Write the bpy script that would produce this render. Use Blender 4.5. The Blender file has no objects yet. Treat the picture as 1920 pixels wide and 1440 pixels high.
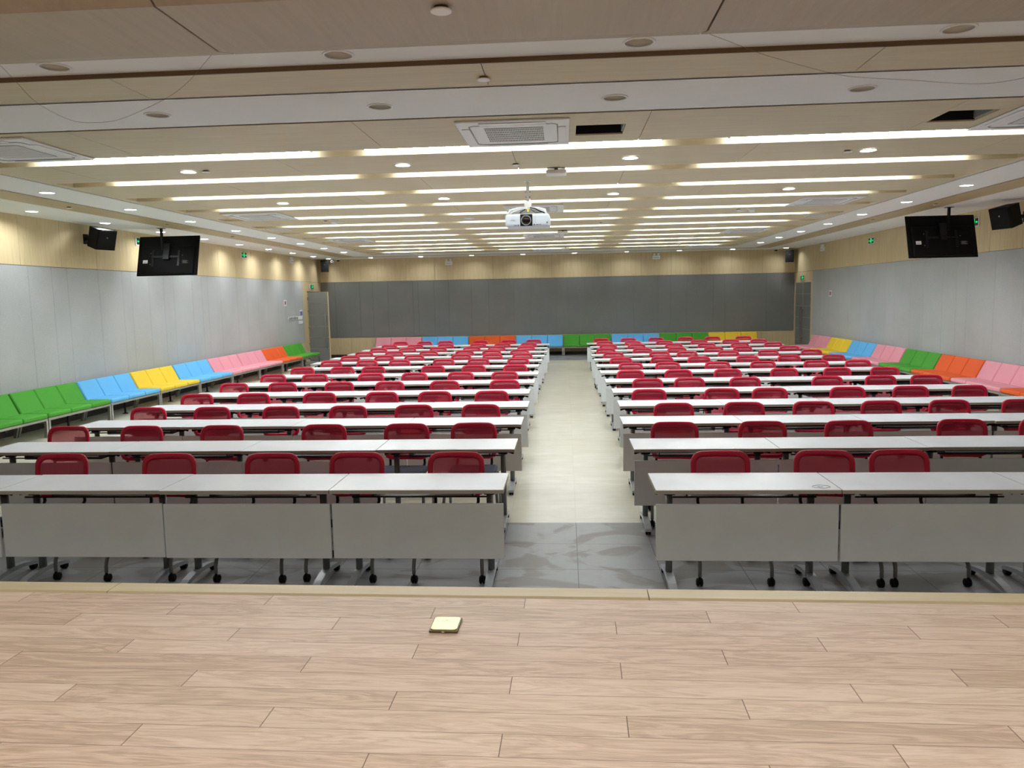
import bpy, bmesh, math, random
from mathutils import Vector, Matrix
random.seed(7)
PI = math.pi
S = bpy.context.scene
C = S.collection

# ---------------------------------------------------------------- camera, world, exposure
F_PX, YAW, PITCH, ROLL, CAM_Z = 1457.65, 0.0702, 0.1101, -0.0198, 2.001
cam_d = bpy.data.cameras.new('camera')
cam_d.sensor_fit = 'HORIZONTAL'; cam_d.sensor_width = 36.0
cam_d.lens = F_PX / 1920 * 36.0
cam_d.clip_start = 0.05; cam_d.clip_end = 200
cam = bpy.data.objects.new('camera', cam_d); C.objects.link(cam)
fw = Vector((-math.sin(YAW)*math.cos(PITCH), math.cos(YAW)*math.cos(PITCH), -math.sin(PITCH)))
rt = Vector((math.cos(YAW), math.sin(YAW), 0)); up = rt.cross(fw)
r2 = math.cos(ROLL)*rt + math.sin(ROLL)*up
u2 = -math.sin(ROLL)*rt + math.cos(ROLL)*up
cam.matrix_world = Matrix(((r2.x, u2.x, -fw.x, 0), (r2.y, u2.y, -fw.y, 0), (r2.z, u2.z, -fw.z, CAM_Z), (0, 0, 0, 1)))
S.camera = cam
world = bpy.data.worlds.new('world'); S.world = world; world.use_nodes = True
world.node_tree.nodes['Background'].inputs[0].default_value = (0.8, 0.9, 1.0, 1)
world.node_tree.nodes['Background'].inputs[1].default_value = 0.0
S.view_settings.view_transform = 'Standard'; S.view_settings.look = 'None'
S.view_settings.exposure = 0.08; S.view_settings.gamma = 1.0
S.view_settings.use_curve_mapping = False
TUBE_E = 49.0      # strength of the strip-light tubes
DOWN_E = 330.0      # strength of the lit downlights
STAGE_FILL_W = 12.5     # watts of each added fill light over the stage
# added fill lights over the stage, unseen, brightening planks and front tables
for gy in (.3, 1.2, 2.1):
    for gx in (-6.0, -3.0, 0.0, 3.0, 6.0):
        a = bpy.data.lights.new('stage_fill', 'AREA'); a.shape = 'RECTANGLE'; a.size = 1.16; a.size_y = .56
        a.energy = STAGE_FILL_W; a.spread = math.radians(115); a.color = (.94, .98, 1.0)
        a = bpy.data.objects.new('stage_fill', a); C.objects.link(a); a.location = (gx, gy, 4.105)

# ---------------------------------------------------------------- measures of the hall
XL, XR, YB = -8.72, 7.85, 27.45          # wall planes
YS = -4.0                                # wall behind the stage
ZO, ZC = 3.48, 3.45                      # outer white ring, dropped ceiling
ZG = 2.68                                # top of the grey fabric
HS = 0.50                                # stage height
SLOT0, SLOTP, SLOTW, NSLOT = 7.58, 1.43, 0.32, 12

# ---------------------------------------------------------------- materials
def lin(r, g, b):
    f = lambda c: (c/255/12.92) if c/255 <= .04045 else ((c/255+.055)/1.055)**2.4
    return (f(r), f(g), f(b), 1)
def mat(name, col, rough=.5, metal=0.0, emit=None, estr=0.0, spec=.5):
    m = bpy.data.materials.new(name); m.use_nodes = True
    b = m.node_tree.nodes['Principled BSDF']
    b.inputs['Base Color'].default_value = col; b.inputs['Roughness'].default_value = rough
    b.inputs['Metallic'].default_value = metal; b.inputs['Specular IOR Level'].default_value = spec
    if emit:
        b.inputs['Emission Color'].default_value = emit; b.inputs['Emission Strength'].default_value = estr
    return m
class NT:
    """short helpers for node trees"""
    def __init__(s, m): s.m = m; s.t = m.node_tree; s.b = s.t.nodes['Principled BSDF']
    def n(s, typ, **kw):
        x = s.t.nodes.new(typ)
        for k, v in kw.items(): setattr(x, k, v)
        return x
    def l(s, a, b): s.t.links.new(a, b)
    def val(s, sock, v):
        if hasattr(v, 'is_linked') or hasattr(v, 'links'): s.l(v, sock)
        else: sock.default_value = v
    def math(s, op, a, b=0.0, c=0.0):
        x = s.n('ShaderNodeMath', operation=op)
        s.val(x.inputs[0], a); s.val(x.inputs[1], b)
        if len(x.inputs) > 2: s.val(x.inputs[2], c)
        return x.outputs[0]
    def coords(s, scale=(1, 1, 1), loc=(0, 0, 0), typ='Object'):
        tc = s.n('ShaderNodeTexCoord'); mp = s.n('ShaderNodeMapping')
        mp.inputs['Scale'].default_value = scale; mp.inputs['Location'].default_value = loc
        s.l(tc.outputs[typ], mp.inputs[0]); return mp.outputs[0]
    def noise(s, vec, scale, detail=3, rough=.55, dist=0.0, out='Fac'):
        x = s.n('ShaderNodeTexNoise'); s.l(vec, x.inputs['Vector'])
        x.inputs['Scale'].default_value = scale; x.inputs['Detail'].default_value = detail
        x.inputs['Roughness'].default_value = rough; x.inputs['Distortion'].default_value = dist
        return x.outputs[out]
    def ramp(s, fac, stops):
        x = s.n('ShaderNodeValToRGB'); e = x.color_ramp.elements
        while len(e) < len(stops): e.new(.5)
        for i, (p, c) in enumerate(stops): e[i].position = p; e[i].color = c
        s.l(fac, x.inputs[0]); return x.outputs[0]
    def mix(s, fac, a, b, blend='MIX'):
        x = s.n('ShaderNodeMix', data_type='RGBA', blend_type=blend)
        s.val(x.inputs[0], fac); s.val(x.inputs[6], a); s.val(x.inputs[7], b); return x.outputs[2]
    def bump(s, h, strength=.2, dist=.01):
        x = s.n('ShaderNodeBump'); x.inputs['Strength'].default_value = strength; x.inputs['Distance'].default_value = dist
        s.l(h, x.inputs['Height']); s.l(x.outputs[0], s.b.inputs['Normal'])
    def maprange(s, v, a, b, c, d):
        x = s.n('ShaderNodeMapRange'); s.l(v, x.inputs[0])
        for i, q in enumerate((a, b, c, d)): x.inputs[i+1].default_value = q
        return x.outputs[0]

def wood(name, c1, c2, axis, rough=.45, stretch=14.0, scale=1.6):
    """fine straight grain running along axis (0 x, 1 y, 2 z), with broad tone drift"""
    m = mat(name, c1, rough); t = NT(m)
    sc = [stretch*scale]*3; sc[axis] = scale
    g = t.noise(t.coords(tuple(sc)), 1.0, 6, .62, .35)
    d = t.noise(t.coords(), .55, 2)
    f = t.math('MULTIPLY_ADD', d, .35, t.math('MULTIPLY', g, .8))
    t.l(t.ramp(f, [(.38, c2), (.72, c1)]), t.b.inputs['Base Color'])
    t.bump(g, .04, .004)
    return m

M = {}
M['wood_ceil'] = wood('maple_ceiling', lin(212, 199, 168), lin(199, 184, 152), 0)
M['wood_ceil_y'] = wood('maple_ceiling_strip', lin(194, 174, 136), lin(180, 160, 122), 1)
M['wood_wall'] = wood('maple_wall', lin(218, 200, 160), lin(202, 182, 140), 2)
M['wood_beam'] = wood('maple_beam', lin(184, 173, 156), lin(172, 160, 143), 1)
M['wood_edge'] = wood('maple_edge', lin(206, 186, 146), lin(196, 174, 134), 0)
M['white'] = mat('white_paint', lin(242, 243, 243), .6)
M['black_gap'] = mat('black_gap', lin(16, 13, 16), .8)
M['seam_brown'] = mat('seam_brown', lin(48, 34, 24), .8)
M['slot'] = mat('slot_wood', lin(226, 216, 192), .5)
M['fascia'] = wood('shaded_fascia', lin(112, 88, 56), lin(92, 70, 42), 0)  # rim face's shade put into a dark brown wood colour
M['void'] = mat('ceiling_void', lin(14, 12, 11), .9)
M['white_pl'] = mat('white_plastic', lin(243, 244, 246), .35)
M['grey_pl'] = mat('grey_plastic', lin(150, 153, 155), .5)
M['dark_pl'] = mat('dark_plastic', lin(38, 40, 44), .5)
M['black'] = mat('black_plastic', lin(8, 8, 9), .62, spec=.2)
M['black_metal'] = mat('black_metal', lin(15, 15, 17), .4, .3)
M['steel'] = mat('brushed_steel', lin(176, 176, 172), .35, .9)
M['alu'] = mat('cast_aluminium', lin(178, 183, 188), .36, .45)
M['col'] = mat('charcoal_column', lin(122, 126, 128), .42, .2)
M['proj'] = mat('projector_white_dimmed', lin(206, 215, 224), .4)  # white plastic toned down and bluish; dim light is in the colour
M['lens'] = mat('lens_glass', lin(8, 9, 14), .06, 0, None, 0, .8)
M['yellow_pl'] = mat('yellow_tag', lin(226, 206, 40), .5)
M['red_sign'] = mat('red_print', lin(168, 40, 52), .5)
M['blue_sign'] = mat('blue_print', lin(110, 120, 170), .6)
M['tube'] = mat('lit_tube', lin(255, 255, 255), .5, 0, (.90, .97, 1.0, 1), TUBE_E)
M['down_on'] = mat('lit_diffuser', lin(255, 255, 255), .5, 0, (.92, .97, 1.0, 1), DOWN_E)
M['down_flat'] = mat('lit_flat_diffuser', lin(255, 255, 255), .5, 0, (.92, .97, 1.0, 1), DOWN_E*.5)
M['down_dim'] = mat('dim_diffuser', lin(255, 255, 255), .5, 0, (.92, .97, 1.0, 1), DOWN_E*.45)
M['down_off'] = mat('unlit_diffuser', lin(240, 242, 244), .4)
M['green_lit'] = mat('green_lit', lin(30, 200, 110), .5, 0, lin(24, 220, 110), 1.3)
M['sign_dark'] = mat('sign_dark', lin(10, 26, 18), .3)
M['cable'] = mat('thin_cable', lin(112, 108, 104), .6)
M['ink'] = mat('ink', lin(60, 62, 70), .6)
M['corridor'] = mat('corridor', lin(120, 112, 100), .8)
M['dark_trim'] = mat('dark_trim', lin(62, 54, 46), .5)
M['navy'] = mat('navy_fabric', lin(30, 40, 62), .8)

def m_fabric(name, col, rough=.9, var=.10):
    m = mat(name, col, rough, spec=.2); t = NT(m)
    a = t.noise(t.coords(), 90.0, 2); b = t.noise(t.coords(), .8, 3)
    f = t.math('ADD', t.math('MULTIPLY', a, .5), t.math('MULTIPLY', b, .5))
    dk = tuple(c*(1-var) for c in col[:3])+(1,); lt = tuple(min(1, c*(1+var)) for c in col[:3])+(1,)
    t.l(t.ramp(f, [(.35, dk), (.65, lt)]), t.b.inputs['Base Color']); t.bump(a, .12, .002)
    return m
M['fabric'] = m_fabric('grey_wall_fabric', lin(176, 179, 180))
M['fabric_back'] = m_fabric('grey_wall_fabric_dimmed', lin(128, 129, 128))  # darkened copy of the grey fabric; its colour keeps the back wall dim
M['fabric_gap'] = mat('fabric_gap', lin(118, 119, 118), .9)
M['door_grey'] = m_fabric('grey_door', lin(122, 123, 120), .6, .03)
for k, c in dict(green=(74, 156, 52), blue=(104, 184, 238), yellow=(236, 204, 62), pink=(228, 156, 170), orange=(224, 96, 44)).items():
    M['b_'+k] = m_fabric('bench_'+k, lin(*c), .62, .06)

def m_laminate(name, col, rough):
    m = mat(name, col, rough); t = NT(m)
    n = t.noise(t.coords(), 3.0, 3)
    dk = tuple(c*.93 for c in col[:3])+(1,)
    t.l(t.ramp(n, [(.3, dk), (.6, col)]), t.b.inputs['Base Color'])
    return m
M['top'] = m_laminate('white_laminate', lin(234, 239, 247), .32)
M['panel'] = m_laminate('pale_grey_laminate', lin(222, 229, 233), .5)
M['edge'] = mat('grey_edge_band', lin(172, 168, 158), .5)
M['red'] = mat('red_frame', lin(204, 18, 62), .38)
M['brass'] = mat('brass_cover', lin(212, 206, 150), .32, .75)
M['bronze'] = mat('bronze_rim', lin(112, 100, 74), .4, .6)

def m_mesh():
    m = bpy.data.materials.new('red_mesh_cloth'); m.use_nodes = True; nt = m.node_tree
    b = nt.nodes['Principled BSDF']; b.inputs['Base Color'].default_value = lin(198, 24, 66); b.inputs['Roughness'].default_value = .6
    tr = nt.nodes.new('ShaderNodeBsdfTransparent'); tr.inputs[0].default_value = (1, .50, .56, 1)
    mx = nt.nodes.new('ShaderNodeMixShader'); mx.inputs[0].default_value = .66
    nt.links.new(tr.outputs[0], mx.inputs[1]); nt.links.new(b.outputs[0], mx.inputs[2])
    nt.links.new(mx.outputs[0], nt.nodes['Material Output'].inputs[0]); return m
M['mesh'] = m_mesh()

def m_floor():
    m = mat('floor_tiles', lin(220, 210, 185), .25, spec=.3); t = NT(m)
    tc = t.n('ShaderNodeTexCoord'); sp = t.n('ShaderNodeSeparateXYZ'); t.l(tc.outputs['Object'], sp.inputs[0])
    x, y = sp.outputs[0], sp.outputs[1]
    T = .6
    u = t.math('DIVIDE', t.math('SUBTRACT', x, .0701), T); v = t.math('DIVIDE', t.math('SUBTRACT', y, 6.7699), T)
    fu = t.math('PINGPONG', u, .5); fv = t.math('PINGPONG', v, .5)      # distance to a joint, in tiles
    joint = t.math('LESS_THAN', t.math('MINIMUM', fu, fv), .0042)
    idv = t.n('ShaderNodeCombineXYZ'); t.l(t.math('FLOOR', u), idv.inputs[0]); t.l(t.math('FLOOR', v), idv.inputs[1])
    wn = t.n('ShaderNodeTexWhiteNoise', noise_dimensions='2D'); t.l(idv.outputs[0], wn.inputs[0])
    # beige travertine: streaks across the room
    st = t.noise(t.coords((1.6, 8, 1)), 1.0, 5, .6); cl = t.noise(t.coords((1, 1.8, 1)), 3.2, 4, .6)
    f = t.math('ADD', t.math('MULTIPLY', st, .5), t.math('MULTIPLY', cl, .5))
    f = t.math('ADD', f, t.math('MULTIPLY', t.math('SUBTRACT', wn.outputs[0], .5), .10))
    beige = t.ramp(f, [(.36, lin(196, 191, 172)), (.52, lin(203, 199, 183)), (.68, lin(215, 212, 200))])
    # grey border tiles, with smeared mop marks
    g1 = t.noise(t.coords((1, 1.4, 1)), 1.35, 3, .5, 1.4); g2 = t.noise(t.coords(), 14, 5, .65)
    marks = t.ramp(t.math('ADD', g1, t.math('MULTIPLY', t.math('SUBTRACT', g2, .5), .10)), [(.43, (0, 0, 0, 1)), (.50, (1, 1, 1, 1))])
    grey = t.mix(marks, lin(130, 127, 124), lin(152, 154, 158))
    grey = t.mix(t.math('MULTIPLY', g2, .35), grey, lin(96, 94, 92))
    inb = t.math('MULTIPLY', t.math('GREATER_THAN', y, 6.7699), t.math('LESS_THAN', y, 24.77))
    col = t.mix(inb, grey, beige)
    jc = t.mix(inb, lin(84, 84, 86), lin(192, 187, 170))
    t.l(t.mix(joint, col, jc), t.b.inputs['Base Color'])
    rg = t.math('MULTIPLY_ADD', g1, -.35, .60)
    t.l(t.math('ADD', t.math('MULTIPLY', inb, .30), t.math('MULTIPLY', t.math('SUBTRACT', 1.0, inb), rg)), t.b.inputs['Roughness'])
    return m
M['floor'] = m_floor()

def m_planks():
    m = mat('stage_planks', lin(200, 170, 140), .42, spec=.35); t = NT(m)
    tc = t.n('ShaderNodeTexCoord'); sp = t.n('ShaderNodeSeparateXYZ'); t.l(tc.outputs['Object'], sp.inputs[0])
    x, y = sp.outputs[0], sp.outputs[1]
    W, L = .1368, 1.304
    v = t.math('DIVIDE', t.math('SUBTRACT', -.274+W, y), W)            # row number grows towards the camera
    row = t.math('FLOOR', v)
    u = t.math('DIVIDE', t.math('ADD', t.math('ADD', x, .215), t.math('MULTIPLY', row, L/3)), L)
    fv = t.math('MULTIPLY', t.math('PINGPONG', v, .5), W); fu = t.math('MULTIPLY', t.math('PINGPONG', u, .5), L)
    lw = t.math('LESS_THAN', fv, .0011); le = t.math('LESS_THAN', fu, .0017)
    idv = t.n('ShaderNodeCombineXYZ'); t.l(t.math('FLOOR', u), idv.inputs[0]); t.l(row, idv.inputs[1])
    wn = t.n('ShaderNodeTexWhiteNoise', noise_dimensions='2D'); t.l(idv.outputs[0], wn.inputs[0])
    # grain, shifted by plank
    cv = t.n('ShaderNodeCombineXYZ')
    t.l(t.math('ADD', t.math('MULTIPLY', x, 1.5), t.math('MULTIPLY', wn.outputs[0], 37)), cv.inputs[0])
    t.l(t.math('MULTIPLY', y, 11), cv.inputs[1]); t.l(t.math('MULTIPLY', wn.outputs[0], 19), cv.inputs[2])
    g = t.noise(cv.outputs[0], 1.25, 4, .55, 1.3)
    wv = t.math('PINGPONG', t.math('MULTIPLY', g, 9.0), 1.0)            # cathedral rings
    cv2 = t.n('ShaderNodeCombineXYZ'); t.l(t.math('MULTIPLY', x, 5), cv2.inputs[0]); t.l(t.math('MULTIPLY', y, 130), cv2.inputs[1]); t.l(wn.outputs[0], cv2.inputs[2])
    fine = t.noise(cv2.outputs[0], 1.0, 3, .6)
    f = t.math('ADD', t.math('MULTIPLY', wv, .34), t.math('MULTIPLY', fine, .62))
    f = t.math('ADD', f, t.math('MULTIPLY', t.math('SUBTRACT', wn.outputs[0], .5), .26))
    col = t.ramp(f, [(.20, lin(178, 148, 122)), (.46, lin(204, 174, 148)), (.74, lin(220, 194, 170))])
    sm = t.noise(t.coords(), 1.1, 4, .6)
    col = t.mix(t.math('MULTIPLY', sm, .22), col, lin(206, 188, 172))
    line = t.math('MAXIMUM', lw, le)
    t.l(t.mix(t.math('MULTIPLY', line, .86), col, lin(74, 46, 36)), t.b.inputs['Base Color'])
    t.l(t.maprange(sm, .3, .7, .42, .56), t.b.inputs['Roughness'])
    t.bump(t.math('SUBTRACT', t.math('MULTIPLY', fine, .06), line), .12, .002)
    return m
M['planks'] = m_planks()

# ---------------------------------------------------------------- mesh building
class MB:
    def __init__(s): s.bm = bmesh.new(); s.mi = 0
    def m(s, i): s.mi = i; return s
    def face(s, vs, smooth=False):
        try: f = s.bm.faces.new(vs)
        except ValueError: return None
        f.material_index = s.mi; f.smooth = smooth; return f
    def box(s, x0, x1, y0, y1, z0, z1, bev=0.0, seg=2, mtx=None):
        v = [s.bm.verts.new((x, y, z)) for z in (z0, z1) for y in (y0, y1) for x in (x0, x1)]
        fs = [s.face([v[i] for i in q]) for q in ((0, 2, 3, 1), (4, 5, 7, 6), (0, 1, 5, 4), (2, 6, 7, 3), (0, 4, 6, 2), (1, 3, 7, 5))]
        if bev > 0:
            es = list({e for f in fs for e in f.edges})
            r = bmesh.ops.bevel(s.bm, geom=es, offset=bev, segments=seg, affect='EDGES', profile=.5)
            for f in r['faces']: f.material_index = s.mi; f.smooth = True
            v = list({q for f in r['faces'] for q in f.verts})
        if mtx is not None: bmesh.ops.transform(s.bm, matrix=mtx, verts=v)
        return s
    def quad(s, *pts): s.face([s.bm.verts.new(p) for p in pts]); return s
    def poly(s, pts): s.face([s.bm.verts.new(p) for p in pts]); return s
    def prism(s, poly, axis, a, b, smooth=False):
        """poly: 2-D outline in the two other axes, run along axis from a to b"""
        def P(p, d):
            q = list(p); q.insert(axis, d); return q
        A = [s.bm.verts.new(P(p, a)) for p in poly]; B = [s.bm.verts.new(P(p, b)) for p in poly]
        s.face(A[::-1]); s.face(B); n = len(poly)
        for i in range(n): s.face([A[i], A[(i+1) % n], B[(i+1) % n], B[i]], smooth)
        return s
    def cyl(s, p0, p1, r0, r1=None, n=16, caps=True):
        return s.tube([p0, p1], [r0, r0 if r1 is None else r1], n, caps)
    def tube(s, pts, r, n=10, caps=True, closed=False, flat=None):
        """sweep a circle (or an ellipse: flat=(a,b,up)) along points"""
        pts = [Vector(p) for p in pts]; k = len(pts); R = r if isinstance(r, (list, tuple)) else [r]*k
        rings = []; prev = None
        for i, p in enumerate(pts):
            if closed: d = pts[(i+1) % k]-pts[i-1]
            else: d = pts[min(i+1, k-1)]-pts[max(i-1, 0)]
            d.normalize()
            if flat: a = Vector(flat[2]); a = (a-d*a.dot(d)).normalized()
            elif prev is None:
                a = d.orthogonal().normalized()
            else: a = (prev-d*prev.dot(d)).normalized()
            prev = a; b = d.cross(a); ra, rb = (R[i]*flat[0], R[i]*flat[1]) if flat else (R[i], R[i])
            rings.append([s.bm.verts.new(p+a*(ra*math.cos(2*PI*j/n))+b*(rb*math.sin(2*PI*j/n))) for j in range(n)])
        for i in range(k if closed else k-1):
            A, B = rings[i], rings[(i+1) % k]
            for j in range(n): s.face([A[j], A[(j+1) % n], B[(j+1) % n], B[j]], True)
        if caps and not closed: s.face(rings[0][::-1]); s.face(rings[-1])
        return s
    def lathe(s, prof, o=(0, 0, 0), n=24, axis=2, ring=False):
        """profile of (radius, height) turned about an axis through o"""
        rings = []
        for r, h in prof:
            loop = []
            for j in range(n):
                a = 2*PI*j/n; q = [r*math.cos(a), r*math.sin(a)]; q.insert(axis, h)
                loop.append(s.bm.verts.new(Vector(o)+Vector(q)))
            rings.append(loop)
        for A, B in zip(rings, rings[1:]):
            for j in range(n): s.face([A[j], A[(j+1) % n], B[(j+1) % n], B[j]], True)
        if ring:
            for j in range(n): s.face([rings[-1][j], rings[-1][(j+1) % n], rings[0][(j+1) % n], rings[0][j]], True)
        else: s.face(rings[0][::-1]); s.face(rings[-1])
        return s
    def disc(s, o, r, n=24, axis=2, sy=1.0):
        vs = []
        for j in range(n):
            a = 2*PI*j/n; q = [r*math.cos(a), r*sy*math.sin(a)]; q.insert(axis, 0); vs.append(s.bm.verts.new(Vector(o)+Vector(q)))
        s.face(vs); return s
    def plate_holes(s, x0, x1, y0, y1, z, holes, n=32, swap=False, hmax=.48):
        """a flat plate facing down, with round holes (cx, cy, r) in one row along x (along y when swapped)"""
        Q = (lambda x, y: (y, x, z)) if swap else (lambda x, y: (x, y, z))
        if swap: x0, x1, y0, y1 = y0, y1, x0, x1; holes = [(b_, a_, r_) for a_, b_, r_ in holes]
        holes = sorted(holes); xs = [x0]
        for (cx, cy, r) in holes:
            h = min(cy-y0, y1-cy, hmax/.98)*.98
            a, b = cx-h, cx+h
            s.quad(Q(xs[-1], y0), Q(xs[-1], y1), Q(a, y1), Q(a, y0))
            ci = [s.bm.verts.new(Q(cx+r*math.cos(2*PI*j/n), cy+r*math.sin(2*PI*j/n))) for j in range(n)]
            ou = []
            for j in range(n):
                c, q = math.cos(2*PI*j/n), math.sin(2*PI*j/n); k = max(abs(c), abs(q))
                ou.append(s.bm.verts.new(Q(cx+h*c/k, (y1 if q/k > .999 else y0 if q/k < -.999 else cy+(q/k)*(y1-cy if q > 0 else cy-y0)))))
            for j in range(n): s.face([ci[j], ou[j], ou[(j+1) % n], ci[(j+1) % n]])
            xs.append(b)
        s.quad(Q(xs[-1], y0), Q(xs[-1], y1), Q(x1, y1), Q(x1, y0))
        return s
    def xf(s, mtx): bmesh.ops.transform(s.bm, matrix=mtx, verts=s.bm.verts[:]); return s
    def build(s, name, mats, parent=None, normals=True):
        if normals: bmesh.ops.recalc_face_normals(s.bm, faces=s.bm.faces[:])
        me = bpy.data.meshes.new(name); s.bm.to_mesh(me); s.bm.free()
        for k in (mats if isinstance(mats, (list, tuple)) else [mats]): me.materials.append(M[k])
        o = bpy.data.objects.new(name, me); C.objects.link(o)
        if parent: o.parent = parent
        return o

def thing(name, label, cat, loc=(0, 0, 0), rz=0.0, group=None, rot=None):
    o = bpy.data.objects.new(name, None); C.objects.link(o); o.empty_display_size = .1
    o.location = loc; o.rotation_euler = rot or (0, 0, rz)
    return tag(o, label, cat, group)
def tag(o, label, cat, group=None):
    o['label'] = label; o['category'] = cat; o['kind'] = 'thing'
    if group: o['group'] = group
    return o
def struct(o): o['kind'] = 'structure'; return o
def dup(root, loc, rz=None, label=None, group=None):
    r = root.copy(); C.objects.link(r); r.location = loc
    if rz is not None: r.rotation_euler = (0, 0, rz)
    if label: r['label'] = label
    if group: r['group'] = group
    for ch in list(root.children):
        c = ch.copy(); C.objects.link(c); c.parent = r
        for g in ch.children:
            d = g.copy(); C.objects.link(d); d.parent = c
    return r
ORD = ['first', 'second', 'third', 'fourth', 'fifth', 'sixth', 'seventh', 'eighth', 'ninth', 'tenth', 'eleventh', 'twelfth', 'thirteenth', 'fourteenth']
def rotx(a): return Matrix.Rotation(a, 4, 'X')
def T(x, y, z): return Matrix.Translation((x, y, z))

# ---------------------------------------------------------------- the setting: floor and stage
b = MB(); b.box(XL-.3, XR+.3, YS-.3, YB+.3, -.12, 0.0); fl = struct(b.build('floor', 'floor'))
SA = -.015                                   # the stage edge runs slightly askew
edge = lambda x: 3.90 + SA*x
ang = math.atan(SA)
st = bpy.data.objects.new('stage', None)
b = MB()
def loc2(x, y):                              # world to stage coordinates (rotated to lie along the edge)
    dx, dy = x, y-3.90
    return (dx*math.cos(ang)+dy*math.sin(ang), -dx*math.sin(ang)+dy*math.cos(ang))
out = [loc2(XL, YS), loc2(XR, YS), loc2(XR, edge(XR)-.15), loc2(XL, edge(XL)-.15)]
b.prism(out, 2, 0.001, HS)
sf = b.build('stage', 'planks'); sf.location = (0, 3.90, 0); sf.rotation_euler = (0, 0, ang); struct(sf)
# nosing along the stage edge, in four lengths, with a small lip over the planks
cuts = [XL, -5.6, -2.43, 0.40, 3.9, XR]
for i in range(5):
    b = MB()
    x0, x1 = cuts[i]+(.002 if i else 0), cuts[i+1]-(.002 if i < 4 else 0)
    p0, p1 = loc2(x0, edge(x0)), loc2(x1, edge(x1))
    b.prism([(-.15, .001), (-.002, .001), (-.002, HS-.004), (-.010, HS+.004), (-.125, HS+.004), (-.15, HS-.006)], 0, p0[0], p1[0])
    o = struct(b.build('trim_%d' % (i+1), 'wood_edge')); o.location = (0, 3.90, 0); o.rotation_euler = (0, 0, ang)

# ---------------------------------------------------------------- walls
def wall_side(side, X, sgn, seams_w, seams_g, door0, door1, hole):
    """sgn: +1 when the room lies towards +x of the wall"""
    b = MB(); t0, t1 = sorted((X, X-.25*sgn))
    zt = 4.4
    b.box(t0, t1, YS-.3, hole[0], 0, zt); b.box(t0, t1, hole[1], YB+.3, 0, zt); b.box(t0, t1, hole[0], hole[1], hole[2], zt)
    w = struct(b.build('wall_'+side, 'fabric_gap'))
    d = .012*sgn; q0, q1 = sorted((X, X+d))
    b = MB(); ss = [y for y in seams_g]
    for a, c in zip(ss, ss[1:]): b.box(q0, q1, a+.002, c-.002, .66, ZG-.004)
    b.build('fabric_panels', 'fabric', w)
    b = MB()
    for a, c in zip(seams_w, seams_w[1:]): b.box(q0, q1, a+.003, c-.003, ZG+.004, ZO)
    for a, c in zip(seams_w, seams_w[1:]):
        if c < door0+.2: b.box(q0, q1, a+.003, min(c, door0)-.003, .10, .654)
    # wood lining round the door
    b.box(q0, q1, door0, hole[0]-.0, 0, ZG-.004); b.box(q0, q1, hole[1], YB-.001, 0, ZG-.004); b.box(q0, q1, hole[0], hole[1], hole[2], ZG-.004)
    b.build('wood_panels', 'wood_wall', w)
    b = MB(); b.box(*sorted((X, X+.016*sgn)), YS, door0, 0, .095)
    struct(b.build('baseboard_'+side, 'dark_trim'))
    return w
sw = [YS]+[12.04+1.03*k for k in range(-15, 14)]+[25.5, YB-.001]
sgl = [YS, -2.6, -1.2, 0, 1.2, 2.4, 3.6, 4.8, 6.0, 7.1, 8.1, 9.0, 9.9, 10.75, 11.35, 12.19, 12.78, 13.19, 14.11, 14.89, 15.2, 15.86, 16.47, 16.89, 17.77, 18.25, 18.56, 19.27, 20.27, 20.9, 21.7, 22.4, 23.2, 23.8, 24.7, 25.5]
HOLE = (25.92, 27.27, 2.36)
wall_side('left', XL, 1, sw, sgl, 25.5, 26, HOLE)
sgr = [YS, -2.6, -1.2, 0, 1.2, 2.4, 3.6, 4.8, 6.0, 7.1, 8.1, 9.0, 9.9, 10.8, 11.6, 12.4, 13.2, 14.0, 14.9, 15.88, 16.3, 16.88, 17.74, 18.4, 19.23, 19.8, 20.5, 21.4, 22.3, 23.1, 23.9, 24.7, 25.5]
wall_side('right', XR, -1, sw, sgr, 25.5, 26, (25.60, 27.29, 2.33))
# back wall
b = MB(); b.box(XL-.3, XR+.3, YB, YB+.25, 0, 4.4); w = struct(b.build('wall_back', 'fabric_gap'))
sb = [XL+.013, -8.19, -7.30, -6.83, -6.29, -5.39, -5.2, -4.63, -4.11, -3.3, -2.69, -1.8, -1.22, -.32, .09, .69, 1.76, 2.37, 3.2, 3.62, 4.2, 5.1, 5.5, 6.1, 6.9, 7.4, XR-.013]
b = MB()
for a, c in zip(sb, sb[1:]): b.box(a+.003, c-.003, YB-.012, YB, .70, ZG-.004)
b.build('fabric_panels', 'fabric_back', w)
b = MB(); sbw = [XL+.013]+[-7.67+1.03*k for k in range(15)]+[XR-.013]
for a, c in zip(sbw, sbw[1:]):
    b.box(a+.003, c-.003, YB-.012, YB, ZG+.004, ZO); b.box(a+.003, c-.003, YB-.012, YB, .10, .694)
b.build('wood_panels', 'wood_wall', w)
b = MB(); b.box(XL+.02, XR-.02, YB-.016, YB, 0, .095); struct(b.build('baseboard_back', 'dark_trim'))
b = MB(); b.box(XL-.3, XR+.3, YS-.25, YS, 0, 4.4); struct(b.build('wall_stage', 'wood_wall'))
# dark corridor behind the open leaf
b = MB(); x0, x1 = XL-1.4, XL-.25
b.box(x0-.1, x0, 25.6, 27.6, 0, 2.5); b.box(x0, x1, 25.6, 25.7, 0, 2.5); b.box(x0, x1, 27.5, 27.6, 0, 2.5); b.box(x0, x1, 25.6, 27.6, 2.5, 2.6); b.box(x0, x1, 25.6, 27.6, -.1, 0)
struct(b.build('wall_corridor', 'corridor'))

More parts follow.
